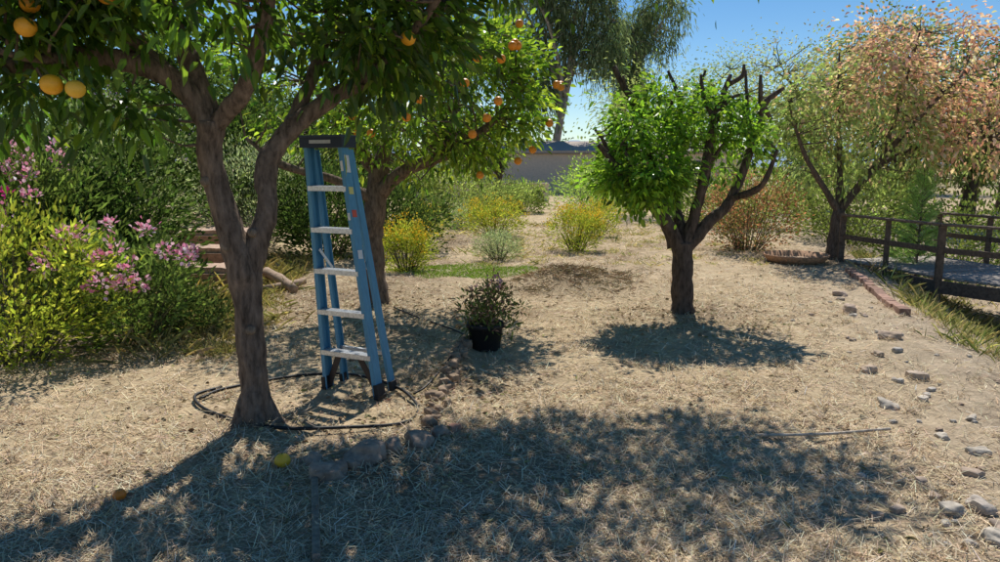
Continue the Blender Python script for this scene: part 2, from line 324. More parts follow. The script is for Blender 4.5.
for j in range(26):
    d_=r_.normal(size=3);d_[1]=-abs(d_[1])*1.2;p=np.array((-.5,7.95,2.35))+nrm(d_)*np.array((1.15,1.25,.9));g.add(p+V*.042,Q,(.85,.3,.02),2)
g.build('orange_tree',[M_leaf,M_bark,M_fruit],(1,2))
# pruned citrus
g=Geo();LB=[];B2=(.10,.075,.06)
def T2(P,rad,s=14,res=6): LB.append(tube(g,P,rad,s,res,B2,1,.22))
T2([(1.95,7.6,-.1),(1.96,7.6,.03),(1.95,7.6,.3),(1.94,7.6,.6),(1.93,7.6,.8)],[.19,.14,.105,.105,.10])
T2([(1.93,7.6,.62),(1.78,7.55,.95),(1.6,7.5,1.15),(1.3,7.4,1.45),(.98,7.3,1.8)],[.08,.065,.055,.045,.026])
T2([(1.85,7.6,.75),(1.72,7.7,1.15),(1.63,7.8,1.65),(1.4,7.8,2.25),(1.3,7.8,2.4),(1.19,7.8,2.62)],[.075,.06,.05,.04,.032,.024])
T2([(1.95,7.6,.75),(2.05,7.6,1.1),(2.12,7.55,1.5),(2.18,7.5,2.05),(2.32,7.5,2.5)],[.075,.06,.05,.04,.024])
T2([(1.97,7.6,.72),(2.2,7.6,1.02),(2.42,7.6,1.25),(2.6,7.6,1.8),(2.7,7.6,2.2),(2.9,7.6,2.38)],[.07,.06,.052,.042,.032,.02])
T2([(1.95,7.6,.8),(1.9,7.9,1.3),(2.0,8.1,1.9),(1.95,8.1,2.4)],[.06,.05,.04,.022])
T2([(2.42,7.6,1.25),(2.62,7.3,1.4),(2.72,7.2,1.75)],[.04,.032,.02])
for b,e in [((1.4,7.8,2.25),(1.28,7.75,2.52)),((1.63,7.8,1.65),(1.35,7.75,1.95)),((1.3,7.4,1.45),(1.12,7.5,1.42)),((1.3,7.4,1.45),(1.2,7.3,1.8)),((2.18,7.5,2.05),(2.02,7.5,2.5)),((2.18,7.5,2.1),(2.42,7.4,2.3)),((2.6,7.6,1.85),(2.5,7.6,2.55)),((2.68,7.6,2.1),(2.62,7.5,2.5)),((2.3,7.5,2.4),(2.45,7.5,2.6)),((2.7,7.6,2.2),(2.85,7.7,2.05)),((1.98,8.1,2.2),(1.8,8,2.6)),((1.1,7.35,1.65),(.95,7.35,1.95)),((2.0,8.1,1.9),(2.2,8.0,2.6)),((2.12,7.55,1.5),(2.35,7.5,1.9)),((1.63,7.8,1.7),(1.8,7.7,2.3))]:
    b=np.array(b);e=np.array(e);T2([b,(b+e)/2+r_.normal(size=3)*.03,e],[.028,.022,.014],8,3)
crown(g,[((1.5,7.55,1.6),(.46,.7,.42),95),((1.3,7.5,1.95),(.28,.45,.22),22),((1.25,7.45,1.45),(.32,.4,.16),20),((2.05,7.75,2.05),(.38,.8,.32),46),((2.45,7.6,1.8),(.22,.6,.38),30),((1.75,7.6,2.25),(.35,.4,.15),16)],34,.075,.075,.036,cf([(.08,.165,.025),(.125,.235,.035),(.17,.31,.045),(.25,.38,.065)]),LB,.36,3.0,.004,0,.25,B2,rng=r_)
g.build('pruned_citrus_tree',[M_leaf,M_bark],(1,))
# pomegranate
g=Geo();LB=[];B3=(.13,.10,.08)
def T3(P,rad,s=10,res=5): LB.append(tube(g,P,rad,s,res,B3,1,.16))
T3([(5.8,12.5,-.1),(5.8,12.5,.05),(5.82,12.5,.5),(5.85,12.5,.85)],[.16,.12,.1,.1])
T3([(5.85,12.5,.8),(5.5,12.4,1.25),(5.1,12.3,1.8),(4.75,12.2,2.6)],[.07,.05,.035,.015])
T3([(5.85,12.5,.8),(5.9,12.7,1.6),(5.85,12.8,2.5),(5.8,12.8,3.5)],[.07,.05,.035,.015])
T3([(5.86,12.5,.82),(6.3,12.4,1.5),(6.9,12.3,2.3),(7.6,12.2,3.1)],[.075,.055,.04,.02])
T3([(6.3,12.4,1.5),(6.9,12.6,1.8),(7.7,12.6,2.0),(8.4,12.6,2.1)],[.05,.04,.03,.015])
T3([(6.5,12.4,1.8),(6.6,12.2,2.7),(6.7,12.0,3.7)],[.045,.03,.015])
def pcol(P,rng):
    w=sst(-.5,.6,(P[:,0]-6.2)*.4+(P[:,2]-2.6)*.7+rng.normal(size=len(P))*.5+1.2*(vn(P*1.6,4)-.5))
    gcol=pal([(.30,.37,.15),(.37,.43,.2),(.23,.30,.11)],len(P),.18,rng);rc=pal([(.74,.44,.42),(.80,.56,.52),(.50,.42,.25),(.60,.30,.28)],len(P),.18,rng)
    return gcol*(1-w[:,None])+rc*w[:,None]
crown(g,[((6.1,12.4,2.3),(1.5,1.3,1.2),150),((7.0,12.3,3.0),(1.7,1.3,1.15),170),((8.0,12.4,2.3),(1.2,1.1,.9),75),((5.2,12.3,2.4),(.75,.9,.8),60)],30,.15,.085,.05,pcol,LB,.39,1.6,.005,0,.35,B3,rng=r_,down=.3)
g.build('pomegranate_tree',[M_soft,M_bark],(1,))
def simple_tree(name,x,y,h,tr,ells,per,cr,L,W,cols,gap=.35,gf=.6,twig=.012,bark=(.12,.1,.07),nl=6,seed=1,down=0,mat=None,lean=.3,var=.25,outw=.7,cz=.8):
    g=Geo();rg=np.random.default_rng(seed);z0=float(terr(x,y));lim=[]
    p=[(x,y,z0-.2),(x+lean*.3,y,z0+h*.2),(x+lean,y,z0+h*.38)]
    lim.append(tube(g,p,np.linspace(tr*1.2,tr*.75,len(p)),10,4,bark,1,.1))
    for k in range(nl):
        c,r,_=ells[k%len(ells)];e=ell(c,np.array(r)*.7,1,.3,rg)[0];st=np.array(p[-1] if k%2 else (np.array(p[-1])+np.array(p[-2]))/2)
        m1=st+(e-st)*.4+np.array([0,0,.12*h])+rg.normal(size=3)*.03*h
        lim.append(tube(g,[st,m1,e],[tr*.6,tr*.38,tr*.12],7,5,bark,1,.1))
    crown(g,ells,per,cr,L,W,cf(cols,var=var),lim,gap,gf,twig,0,.3,bark,rng=rg,down=down,outw=outw,cz=cz,shell=.3)
    return g.build(name,[mat or M_soft,M_bark],(1,))
simple_tree('palo_verde_tree',5.6,24,5,.12,[((5.2,24,3.5),(2.2,2,1.5),120),((7.5,24,3.8),(2.0,2,1.4),80)],32,.3,.13,.035,[(.36,.42,.18),(.44,.47,.22),(.28,.34,.14)],.36,.8,.008,(.2,.22,.08),9,21,.2)
simple_tree('palo_verde_tree',11.5,27,6,.15,[((10.5,27,4.4),(2.6,2,1.8),110),((13,27,4.2),(2.4,2,1.8),90)],32,.33,.15,.05,[(.32,.38,.17),(.4,.42,.22),(.38,.32,.22)],.38,.6,.01,(.17,.15,.08),9,22,.2)
simple_tree('mesquite_tree',13.5,21,5,.2,[((13.5,21,2.9),(3.0,1.6,1.9),160),((11.0,21.5,1.6),(2.2,1.2,1.1),80)],36,.28,.14,.065,[(.1,.14,.045),(.14,.18,.06),(.2,.17,.08)],.3,.7,.01,(.09,.07,.05),8,23)
simple_tree('mesquite_tree',18,26,6,.2,[((17.5,26,3.6),(3.5,2,2.4),150)],36,.35,.2,.09,[(.1,.14,.05),(.14,.18,.07),(.2,.2,.1)],.3,.6,.01,(.09,.07,.05),8,24)
eu=[(.13,.18,.10),(.18,.23,.13),(.24,.28,.17),(.10,.14,.08)]
ek=dict(gap=.36,gf=.5,twig=.015,bark=(.34,.29,.24),down=1.4,outw=.15,cz=1.8)
simple_tree('eucalyptus_tree',3.6,50,16,.28,[((1.2,50,9.0),(2.4,2,2.8),130),((4.8,50,12.5),(3.0,2,3.2),210),((6.8,50,9.5),(1.7,1.5,3.0),120),((1.2,50,13.0),(2.8,2,2.2),130),((3.6,50,9.6),(2,1.4,1.4),60),((2.4,50,6.2),(1.6,1.4,1.4),50)],34,.30,.38,.07,eu,nl=14,seed=25,lean=.8,**ek)
simple_tree('eucalyptus_tree',10,54,15,.28,[((9.0,54,9.5),(1.8,2,3.0),110),((11.5,54,12),(2.2,2,2.6),120),((9.5,54,6.5),(1.4,1.4,1.8),60)],34,.28,.38,.07,eu,nl=10,seed=26,lean=-.4,**ek)
simple_tree('eucalyptus_tree',-5,52,14,.3,[((-4.0,52,9),(3.0,2,3.8),170),((-7,52,8),(2.5,2,3),110)],34,.32,.4,.08,eu,nl=10,seed=27,**ek)
simple_tree('ash_tree',-12,24,7,.25,[((-11,24,4),(3.5,2.5,2.6),150)],38,.4,.24,.12,[(.08,.13,.035),(.12,.17,.045)],.28,.5,.015,(.1,.08,.06),8,28)
simple_tree('ash_tree',24,44,9,.3,[((23,44,6.5),(4.5,3,4),150)],38,.5,.32,.15,[(.17,.21,.09),(.23,.26,.12)],.34,.4,.015,(.1,.08,.06),8,29)
simple_tree('ash_tree',-.2,30,4,.15,[((-1.2,30,2.6),(1.8,1.4,1.3),100)],38,.3,.16,.07,[(.17,.22,.08),(.24,.29,.11)],.26,.6,.01,(.1,.08,.06),6,30)
simple_tree('mesquite_tree',-6,19,4,.15,[((-6,19,2.3),(2.6,1.4,1.6),180),((-3.0,19.5,2.0),(1.6,1.2,1.2),90)],38,.28,.14,.06,[(.08,.12,.04),(.12,.16,.055),(.17,.2,.08)],.22,.7,.01,(.09,.07,.05),8,31)
g=Geo();rg=np.random.default_rng(5);E=[]
for k in range(60):
    x=-70+k*2.6+rg.normal()*1;h=3.2+2.6*rg.random()
    if -1<x<9: h=1.6*rg.random()+1.6
    E.append(((x,58+rg.normal()*4,h*.6),(2.4,2,h*.75),20))
crown(g,E,34,.5,.38,.18,cf([(.13,.17,.09),(.17,.21,.12),(.20,.24,.14),(.10,.13,.07)]),None,.08,.4,0,rng=rg);g.build('distant_trees',[M_soft])
g=Geo();xs=np.linspace(-2600,2600,160);base=np.zeros_like(xs)+2400
h=85+55*n2(xs,xs*0,.0016,44)+20*n2(xs,xs*0,.007,45);V=[]
for r,hh in((0,-5),(250,.55),(500,1.0),(1100,-.02)):
    V.append(np.column_stack([xs,base+r,(h*hh*(1+.15*n2(xs,xs*0+r,.02,46))) if hh>0 else xs*0-5]))
V=np.array(V);i=np.arange(V.shape[0]*160).reshape(-1,160);Q=np.stack([i[:-1,:-1],i[:-1,1:],i[1:,1:],i[1:,:-1]],-1).reshape(-1,4)
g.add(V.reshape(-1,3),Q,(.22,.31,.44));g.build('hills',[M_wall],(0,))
# ---------------------------------------------------------------- shrubs
def shrub(name,x,y,r,h,nc,per,L,W,cols,seed,flow=None,nf=0,fs=.02,fc=None,gap=.15,up=.6,mat=None,fper=10,cr=None,stem=(.13,.12,.07),ry=None,outw=.9,down=-.5,fz=.35,fsp=.03,var=.25,droop=.15):
    g=Geo();rg=np.random.default_rng(seed);z0=float(terr(x,y));ry=ry or r
    c=(x,y,z0+h*.5);cs=ell(c,(r,ry,h*.52),nc,.5,rg);cs[:,2]=np.maximum(cs[:,2],z0+.05)
    cs+= (vn(cs*2.2/r+seed,3)[:,None]-.5)*.5*r*nrm(cs-np.array(c))
    if gap: cs=cs[vn(cs*1.8/r+seed*2.1,8)>gap]
    n=len(cs);cr=cr or r*.14;idx=np.repeat(np.arange(n),per);off=rg.normal(size=(len(idx),3))*cr
    D=nrm(off)+nrm(cs[idx]-np.array([x,y,z0]))*outw+np.array([0,0,-down])+rg.normal(size=off.shape)*.3
    P=cs[idx]+off;P[:,2]=np.maximum(P[:,2],z0+.01)
    cl=np.exp(rg.normal(size=n)*.18)[idx][:,None]
    leafset(g,P,D,L*(.6+.7*rg.random(len(P))),W,pal(cols,len(P),var,rg)*cl,0,droop,up=up,rng=rg)
    base=np.array([x,y,z0])
    for q in cs[::3]:
        b=base+np.array([(q[0]-x)*.25,(q[1]-y)*.25,-.03]);tube(g,[b,(b+q)/2+np.array([0,0,.05*h]),q],[.008,.006,.003],4,2,stem,1,0,cap=False)
    if nf:
        top=cs[np.argsort(-(cs[:,2]+rg.random(n)*h*.6-(cs[:,1]-y)*fz))][:nf];top=top+nrm(top-base)*(cr*1.4+.03)+np.array([0,-.05,.04])
        fi=np.repeat(np.arange(len(top)),fper);o=rg.normal(size=(len(fi),3))*fsp
        leafset(g,top[fi]+o,nrm(o)+np.array([0,-.2,.6]),fs,fs*.8,pal(fc,len(fi),.15,rg),2,0,.2,rng=rg)
    return g.build(name,[mat or M_soft,M_bark,M_flow],(1,))
YG=[(.36,.39,.06),(.46,.46,.09),(.25,.30,.05)];DK=[(.05,.085,.025),(.075,.115,.035),(.10,.145,.045)];SG=[(.33,.37,.26),(.40,.44,.3),(.26,.3,.19)]
PK=[(.95,.50,.62),(.97,.66,.74),(.88,.32,.50)];YF=[(.85,.6,.05),(.8,.5,.04),(.7,.6,.1)]
shrub('yellow_green_shrub',-3.95,5.7,.75,1.3,150,30,.07,.022,YG,41,nf=9,fs=.045,fc=[(.8,.06,.35)],fsp=.025)
of_=dict(fc=PK,fper=36,fsp=.036,fs=.04,fz=.7)
shrub('oleander_shrub',-3.35,6.5,.6,1.0,100,28,.09,.024,[(.14,.20,.06),(.20,.26,.08),(.10,.14,.05)],42,nf=16,**of_)
shrub('oleander_shrub',-4.6,6.9,.75,1.7,120,30,.1,.026,[(.11,.16,.045),(.17,.22,.065)],43,nf=22,**of_)
shrub('evergreen_shrub',-4.9,8.8,1.25,1.9,170,36,.09,.04,DK,44)
shrub('evergreen_shrub',-6.7,8.6,1.3,2.2,150,36,.09,.04,DK,45)
shrub('evergreen_shrub',-3.95,7.5,.55,.6,80,36,.07,.03,DK,46)
shrub('evergreen_shrub',-2.95,6.9,.35,.35,50,32,.06,.022,[(.1,.13,.05),(.15,.18,.07)],47)
shrub('evergreen_shrub',-4.6,8.0,.7,1.2,110,36,.08,.032,DK,55)
shrub('sage_shrub',-5.5,10.6,1.0,1.9,170,32,.08,.017,SG,48,nf=40,fs=.025,fc=[(.45,.32,.52)],fper=8)
shrub('sage_shrub',-4.3,12.8,1.1,1.8,150,32,.08,.019,SG,56)
shrub('sage_shrub',-6.6,11.8,1.3,2.2,150,32,.09,.02,[(.22,.27,.15),(.28,.33,.18)],49)
shrub('evergreen_shrub',-3.0,12.4,.95,1.6,150,38,.09,.038,DK,50)
shrub('evergreen_shrub',-2.0,13.5,.95,1.35,130,38,.09,.038,[(.07,.11,.035),(.11,.15,.05)],51)
shrub('evergreen_shrub',-5.6,14.8,1.5,2.7,170,40,.12,.05,DK,57)
shrub('evergreen_shrub',-8.5,13,2.2,3.2,160,40,.15,.065,DK,52)
yb=dict(fs=.032,fc=YF,fper=10,fsp=.03)
shrub('yellow_flowering_bush',-1.42,10.9,.40,.72,100,32,.06,.013,YG,60,nf=70,**yb)
shrub('yellow_flowering_bush',-1.65,16,.5,.75,80,32,.07,.016,YG,61,nf=50,**yb)
shrub('yellow_flowering_bush',-.15,16.3,.72,.78,110,32,.07,.017,YG,62,nf=70,ry=.5,**yb)
shrub('yellow_flowering_bush',1.45,13.7,.46,.80,110,32,.06,.015,YG,63,nf=70,**yb)
shrub('yellow_flowering_bush',2.2,16.5,.5,.75,80,32,.07,.017,YG,64,nf=50,**yb)
shrub('lavender_bush',-.02,12.4,.38,.48,80,32,.06,.011,SG,65)
shrub('lavender_bush',-1.0,18,.5,.6,70,28,.07,.013,SG,66)
LGc=[(.27,.32,.11),(.34,.39,.15),(.2,.25,.09)]
for k,(x,y,r,h) in enumerate([(-3.0,20,1.4,1.9),(-1.2,21,1.2,1.5),(-4.8,18,1.5,2.2),(-.3,23.5,1.0,1.0),(3.0,24,1.35,1.6),(5.2,20,1.1,1.4),(6.6,19,1.2,1.6),(8.5,18,1.4,1.7),(4.0,27,1.3,1.6),(-6.5,22,2,3),(.8,25,.8,1.0)]):
    shrub('desert_shrub',x,y,r,h,100,32,.1,.04,LGc if k!=4 else [(.3,.42,.12),(.38,.48,.16)],70+k)
shrub('red_berry_bush',4.65,13.6,.92,1.35,180,34,.06,.028,[(.17,.17,.07),(.36,.16,.11),(.22,.22,.1),(.38,.19,.14)],80)
shrub('evergreen_shrub',9.3,14.5,1.6,1.7,140,36,.09,.042,[(.12,.16,.05),(.17,.2,.07)],81)
shrub('evergreen_shrub',7.5,15.5,1.3,1.5,120,36,.09,.042,[(.15,.19,.06),(.21,.24,.09)],82)
g=Geo();rg=np.random.default_rng(3);x0,y0=6.75,11.6;z0=float(terr(x0,y0));tube(g,[(x0,y0,z0-.05),(x0,y0,z0+.8),(x0,y0,z0+1.75)],[.02,.014,.005],6,3,BK,1)
for lev in np.linspace(.2,.97,15):
    for j in range(7):
        th=rg.random()*6.283;rr=.45*(1-lev)**.7+.06;b0=np.array([x0,y0,z0+1.7*lev]);b1=b0+np.array([math.cos(th)*rr,math.sin(th)*rr,.2])
        tube(g,[b0,b1],[.006,.003],4,1,BK,1,0,cap=False);t_=rg.random(60)[:,None];P=b0+(b1-b0)*(.2+.8*t_)
        D=nrm(b1-b0)+rg.normal(size=(60,3))*.6;leafset(g,P,D,.10,.007,pal([(.32,.46,.16),(.42,.54,.22)],60,.2,rg),0,.1,rng=rg)
g.build('pine_sapling',[M_soft,M_bark],(1,))
# ---------------------------------------------------------------- rocks etc
def onerock(x,y,r,seed,col,flat=.55,name='rock',amp=.5,e=.12):
    g=Geo();rock(g,(x,y,float(terr(x,y))+r*flat*e),r,seed,col,flat,0,10,amp);return g.build(name,[M_rock],(0,))
LGt=(.47,.41,.33);BR=(.36,.26,.19)
for k,(x,y,r,c,e) in enumerate([(-.73,3.72,.13,BR,.4),(-.46,4.0,.12,BR,.4),(-.88,3.5,.11,BR,.4),(-.60,3.86,.08,BR,.4),(-.28,4.25,.05,(.5,.26,.18),.4),(-1.0,3.66,.08,BR,.4),(-.36,4.16,.07,BR,.4),(-.8,3.62,.07,BR,.4),
   (2.6,4.65,.10,LGt,.2),(3.2,5.35,.09,(.42,.33,.25),.2),(2.6,4.05,.05,LGt,.2),(2.1,3.12,.07,LGt,.2),(2.24,3.15,.08,(.42,.36,.3),.2),(1.85,3.15,.04,(.42,.32,.24),.2),(2.12,2.85,.08,LGt,.2),(2.9,5.5,.09,(.45,.34,.25),.2),(2.42,3.5,.06,(.42,.32,.24),.2),(3.0,4.4,.05,LGt,.2),(3.6,6.5,.11,(.44,.33,.24),.2),(3.85,7.8,.12,(.44,.33,.25),.2),(4.25,8.9,.10,(.44,.33,.25),.2),(2.2,2.95,.06,(.42,.33,.26),.2),(2.65,3.8,.06,LGt,.2),(3.2,5.95,.06,(.42,.32,.23),.2)]):
    onerock(x,y,r,k+2,c,e=e)
g=Geo()
for k in range(30):
    y=2.8+R.random()**1.4*7;x=2.9+(y-4.4)*.338+R.normal()*.22-.25*(y<5);r=.015+.035*R.random()**1.5
    rock(g,(x,y,float(terr(x,y))+r*.1),r,k+90,np.array([(.5,.44,.36),(.44,.34,.26),(.42,.38,.33)][k%3])*(.8+.3*R.random()),.6,0,5,.5)
g.build('rock_border',[M_rock],(0,))
g=Geo()
for k in range(34):
    t=k/33;rock(g,(-.42+.12*t+R.normal()*.03,4.3+2.2*t,float(terr(-.38,4.3+2.2*t))+.01),.03+.035*R.random(),k+40,(.3,.21,.14),.7,0,5)
g.build('earth_clod_edging',[M_rock],(0,))
g=Geo()
for k,(x,y,w) in enumerate([(-4.35,11.2,1.1),(-4.1,10.4,1.1),(-3.85,9.6,1.0)]):
    z=float(terr(x,y));V,Q=qsphere(8);V=np.clip(V*1.5,-1,1)*np.array([w/2,.3,.12]);V+= (vn(V*6+k,k)[:,None]-.5)*.05;g.add(V+np.array([x,y,.16+.17*(2-k)]),Q,(.5,.35,.26))
    beam(g,(x-w/2,y-.32,.10+.17*(2-k)),(x+w/2,y-.32,.10+.17*(2-k)),.09,.22,(0,1,0),(.34,.22,.15))
g.build('stone_steps',[M_rock])
g=Geo();z=float(terr(-2.9,9.4));tube(g,[(-3.2,9.8,z+.16),(-2.9,9.4,z+.12),(-2.6,9.0,z+.05)],[.07,.07,.06],10,3,(.38,.27,.19),0);tube(g,[(-3.0,9.0,z+.05),(-2.6,9.5,z+.08)],[.05,.045],8,3,(.38,.27,.19),0);g.build('log_edging',[M_wood],(0,))
g=Geo();pts=[(4.3,7.5),(4.68,8.7),(5.02,9.8),(5.3,10.9)]
for a_,b_ in zip(pts[:-1],pts[1:]):
    a_=np.array(a_);b_=np.array(b_);L_=np.linalg.norm(b_-a_);kk=int(L_/.21)
    for j in range(kk):
        p=a_+(b_-a_)*(j+.03)/kk+R.normal(size=2)*.012;q=a_+(b_-a_)*(j+.95)/kk+R.normal(size=2)*.012
        beam(g,(*p,float(terr(*p))+.02+.015*R.random()),(*q,float(terr(*q))+.02+.015*R.random()),.11,.08,(1,-.3,0),np.array((.38,.23,.17))*(.7+.5*R.random()))
g.build('brick_edging',[M_rock],bevel=.006)
g=Geo();tube(g,[(1.5,4.05,float(terr(1.5,4.05))+.03),(1.9,4.07,float(terr(1.9,4.07))+.035),(2.33,4.12,float(terr(2.33,4.12))+.04)],.009,8,4,(.5,.42,.33),0,.1);g.build('fallen_stick',[M_wood],(0,))
g=Geo();beam(g,(-.93,3.42,float(terr(-.93,3.42))+.03),(-.74,2.7,float(terr(-.74,2.7))+.03),.035,.025,(1,0,0),(.26,.2,.14));g.build('wooden_stake',[M_wood],bevel=.004)
g=Geo();hp=[(-2.06,4.76),(-1.94,4.95),(-1.52,5.33),(-1.15,5.36),(-.76,5.1),(-.56,4.72),(-.61,4.42),(-.92,4.22),(-1.36,4.14),(-1.87,4.5),(-2.1,4.78),(-2.0,5.0)]
hp=[(x,y,float(terr(x,y))+.02+.012*math.sin(k*2)) for k,(x,y) in enumerate(hp)];tube(g,hp,.011,8,8,(.02,.02,.02),0,0)
hp=[(-.62,5.0),(-.52,5.15),(-.36,5.9),(-.33,6.6),(-.9,7.4),(-1.2,8.0)];hp=[(x,y,float(terr(x,y))+.025) for x,y in hp];tube(g,hp,.008,8,8,(.02,.02,.02),0,0)
g.build('garden_hose',[M_plas],(0,))
def fruit(name,x,y,r,c):
    g=Geo();V,Q=qsphere(10);V=V*np.array([1,1,.93]);V[:,2]-=.05*np.exp(-((V[:,0]**2+V[:,1]**2)/.02))*(V[:,2]>0)
    g.add(V*r+np.array([x,y,float(terr(x,y))+r*.85]),Q,c);tube(g,[(x,y,float(terr(x,y))+r*1.6),(x,y,float(terr(x,y))+r*1.82)],.004,6,1,(.1,.12,.03),1);g.build(name,[M_fruit,M_bark],(0,))
fruit('grapefruit',-1.15,3.62,.042,(.85,.48,.03));fruit('orange_fruit',-1.82,3.25,.03,(.8,.22,.02))
def lathe(g,c,prof,col,mi,n=40,wob=0):
    th=np.arange(n)*2*math.pi/n;V=np.array([[(c[0]+r*math.cos(t)*(1+wob*math.sin(2*t)),c[1]+r*math.sin(t),c[2]+z) for t in th] for r,z in prof])
    m=len(prof);i=np.arange(m*n).reshape(m,n);a=i[:-1];b=i[1:];g.add(V.reshape(-1,3),np.stack([a,np.roll(a,-1,1),np.roll(b,-1,1),b],-1).reshape(-1,4),col,mi)
g=Geo();pc=(-.13,6.25,float(terr(-.13,6.25))+.0)
lathe(g,pc,[(.001,.002),(.125,.002),(.13,.01),(.155,.2),(.158,.2),(.172,.205),(.172,.235),(.166,.24),(.158,.235),(.152,.19),(.001,.2)],(.018,.018,.02),0)
rg=np.random.default_rng(8);st=np.array(pc)+np.array([0,0,.2]);cs=ell(st+np.array([0.04,0,.17]),(.30,.22,.22),70,.3,rg);idx=np.repeat(np.arange(70),14);off=rg.normal(size=(980,3))*.035
cs[:,2]=np.maximum(cs[:,2],st[2]-.1)
leafset(g,cs[idx]+off,off*20+np.array([0,0,.4]),.055,.018,pal([(.14,.19,.07),(.3,.18,.14),(.2,.25,.08)],980,.25,rg),2)
tp=cs[np.argsort(-cs[:,2])][:9];fi=np.repeat(np.arange(9),10);o=rg.normal(size=(90,3))*.02;leafset(g,tp[fi]+o+np.array([0,-.03,.05]),nrm(o)+np.array([0,0,.6]),.026,.02,pal([(.7,.4,.42),(.6,.32,.35)],90,.15,rg),3,0,rng=rg)
for q in cs[::2]: tube(g,[st,(st+q)/2+np.array([0,0,.03]),q],[.005,.004,.002],4,2,(.12,.09,.06),1,0,cap=False)
g.build('potted_plant',[M_plas,M_bark,M_soft,M_flow],(0,1))
g=Geo();c=(4.95,12.0,float(terr(4.95,12.0)));lathe(g,c,[(.3,.0),(.42,.04),(.5,.13),(.52,.135),(.525,.12),(.45,.02),(.3,-.03)],(.42,.24,.14),0);lathe(g,c,[(.001,.03),(.43,.045)],(.4,.28,.19),0);g.build('rusty_fire_bowl',[M_rust],(0,))
# footbridge
g=Geo();WD=(.13,.095,.07);ln=[(5.75,12.1),(6.2,10.1),(7.2,8.4)];off=np.array([1.9,.5]);dz=.02
for s_ in(0,1):
    q=[np.array(p)+off*s_ for p in ln]
    for p in q: beam(g,(p[0],p[1],-.9),(p[0],p[1],.76),.09,.09,(1,-.3,0),WD)
    for a_,b_ in zip(q[:-1],q[1:]):
        beam(g,(*a_,.78),(*b_,.78),.12,.035,(1,0,0),np.array(WD)*1.3)
        beam(g,(*a_,.42),(*b_,.42),.035,.08,(1,0,0),WD);beam(g,(*a_,-.1),(*b_,-.1),.06,.18,(1,0,0),WD)
    m1=(q[0]+q[1])/2;beam(g,(*m1,-.2),(*m1,.76),.07,.07,(1,-.3,0),WD)
for a_,b_ in zip(ln[:-1],ln[1:]):
    a_=np.array(a_);b_=np.array(b_);k=int(np.linalg.norm(b_-a_)/.15)
    for j in range(k):
        p=a_+(b_-a_)*(j+.5)/k;v=.8+.4*R.random();beam(g,(p[0]+.06,p[1]+.02,dz),(p[0]+off[0]-.06,p[1]+off[1]-.02,dz+.001*(j%3)),.135,.035,(*(b_-a_),0),np.array((.34,.3,.26))*v)
g.build('wooden_footbridge',[M_wood],bevel=.006)
# house
par=bpy.data.objects.new('stucco_house',None);sc.collection.objects.link(par)
g=Geo();HX0,HX1,HY=-3.5,15,45
beam(g,(HX0,HY+4,1.05),(HX1,HY+4,1.05),8,2.5,(0,1,0),(.72,.58,.46));g.build('walls',[M_wall],parent=par,bevel=.02)
g=Geo();zr=2.32
V=[(HX0-.5,HY-.3,zr),(HX1+.5,HY-.3,zr),(HX1+.5,HY+4,zr+.7),(HX0-.5,HY+4,zr+.7),(HX0-.5,HY+8.3,zr),(HX1+.5,HY+8.3,zr)]
V2=[(a_,b_,c_+.16) for a_,b_,c_ in V];g.add(V+V2,[(0,1,2,3),(3,2,5,4),(9,8,7,6),(10,11,8,9),(0,6,7,1),(4,5,11,10),(0,3,9,6),(3,4,10,9),(1,7,8,2),(2,8,11,5)],(.45,.37,.31));g.build('roof',[M_wall],parent=par)
g=Geo()
for x in(-1.8,6.9,11): beam(g,(x,HY-.02,1.4),(x+1.3,HY-.02,1.4),.08,.95,(0,1,0),(.05,.06,.07))
g.build('windows',[M_plas],parent=par)
g=Geo();beam(g,(8.6,HY-.02,1.0),(9.5,HY-.02,1.0),.08,2.0,(0,1,0),(.2,.1,.06));g.build('door',[M_wood],parent=par)
g=Geo();beam(g,(-9,33,.25),(2.2,33,.25),.2,1.0,(0,1,0),(.75,.66,.54));beam(g,(-9,33,.78),(2.2,33,.78),.28,.06,(0,1,0),(.7,.6,.5));g.build('garden_wall',[M_wall],bevel=.01)
# ---------------------------------------------------------------- stepladder
par=bpy.data.objects.new('stepladder',None);sc.collection.objects.link(par)
zb=float(terr(-1.05,5.0))
BL=np.array([-1.27,5.13,zb+.015]);BR_=np.array([-.85,4.93,zb+.01]);TL=np.array([-1.385,5.28,1.76]);TR=np.array([-1.095,5.15,1.76])
rv=nrm(BR_-BL);rv2=np.array([rv[0],rv[1],0]);rv2/=np.linalg.norm(rv2);bk=np.array([-rv2[1],rv2[0],0])
if bk[1]<0: bk=-bk
BLUE=(.085,.265,.41);BLK=(.02,.022,.025);AL=(.62,.63,.64)
g=Geo()
def channel(p0,p1,side,dep,inner):
    p0=np.array(p0);p1=np.array(p1)
    beam(g,p0,p1,.006,dep,side,BLUE)
    for s_ in(-1,1):
        o=bk*s_*(dep/2-.003)+rv2*inner*.0155
        beam(g,p0+o,p1+o,.025,.006,side,BLUE)
channel(BL,TL,rv2,.082,1);channel(BR_,TR,rv2,.082,-1)
g.build('front_rails',[M_fib],parent=par)
g=Geo();rbL=BL+bk*.17+rv2*.02;rbR=BR_+bk*.17;rtL=TL+bk*.075+np.array([0,0,-.05]);rtR=TR+bk*.075+np.array([0,0,-.05])
def channel2(p0,p1,inner):
    beam(g,p0,p1,.006,.06,rv2,BLUE)
    for s_ in(-1,1):
        o=bk*s_*.027+rv2*inner*.013;beam(g,p0+o,p1+o,.02,.006,rv2,BLUE)
channel2(rbL,rtL,1);channel2(rbR,rtR,-1);g.build('rear_rails',[M_fib],parent=par)
def at(a_,b_,z): return a_+(b_-a_)*(z-a_[2])/(b_[2]-a_[2])
g=Geo();gb=Geo()
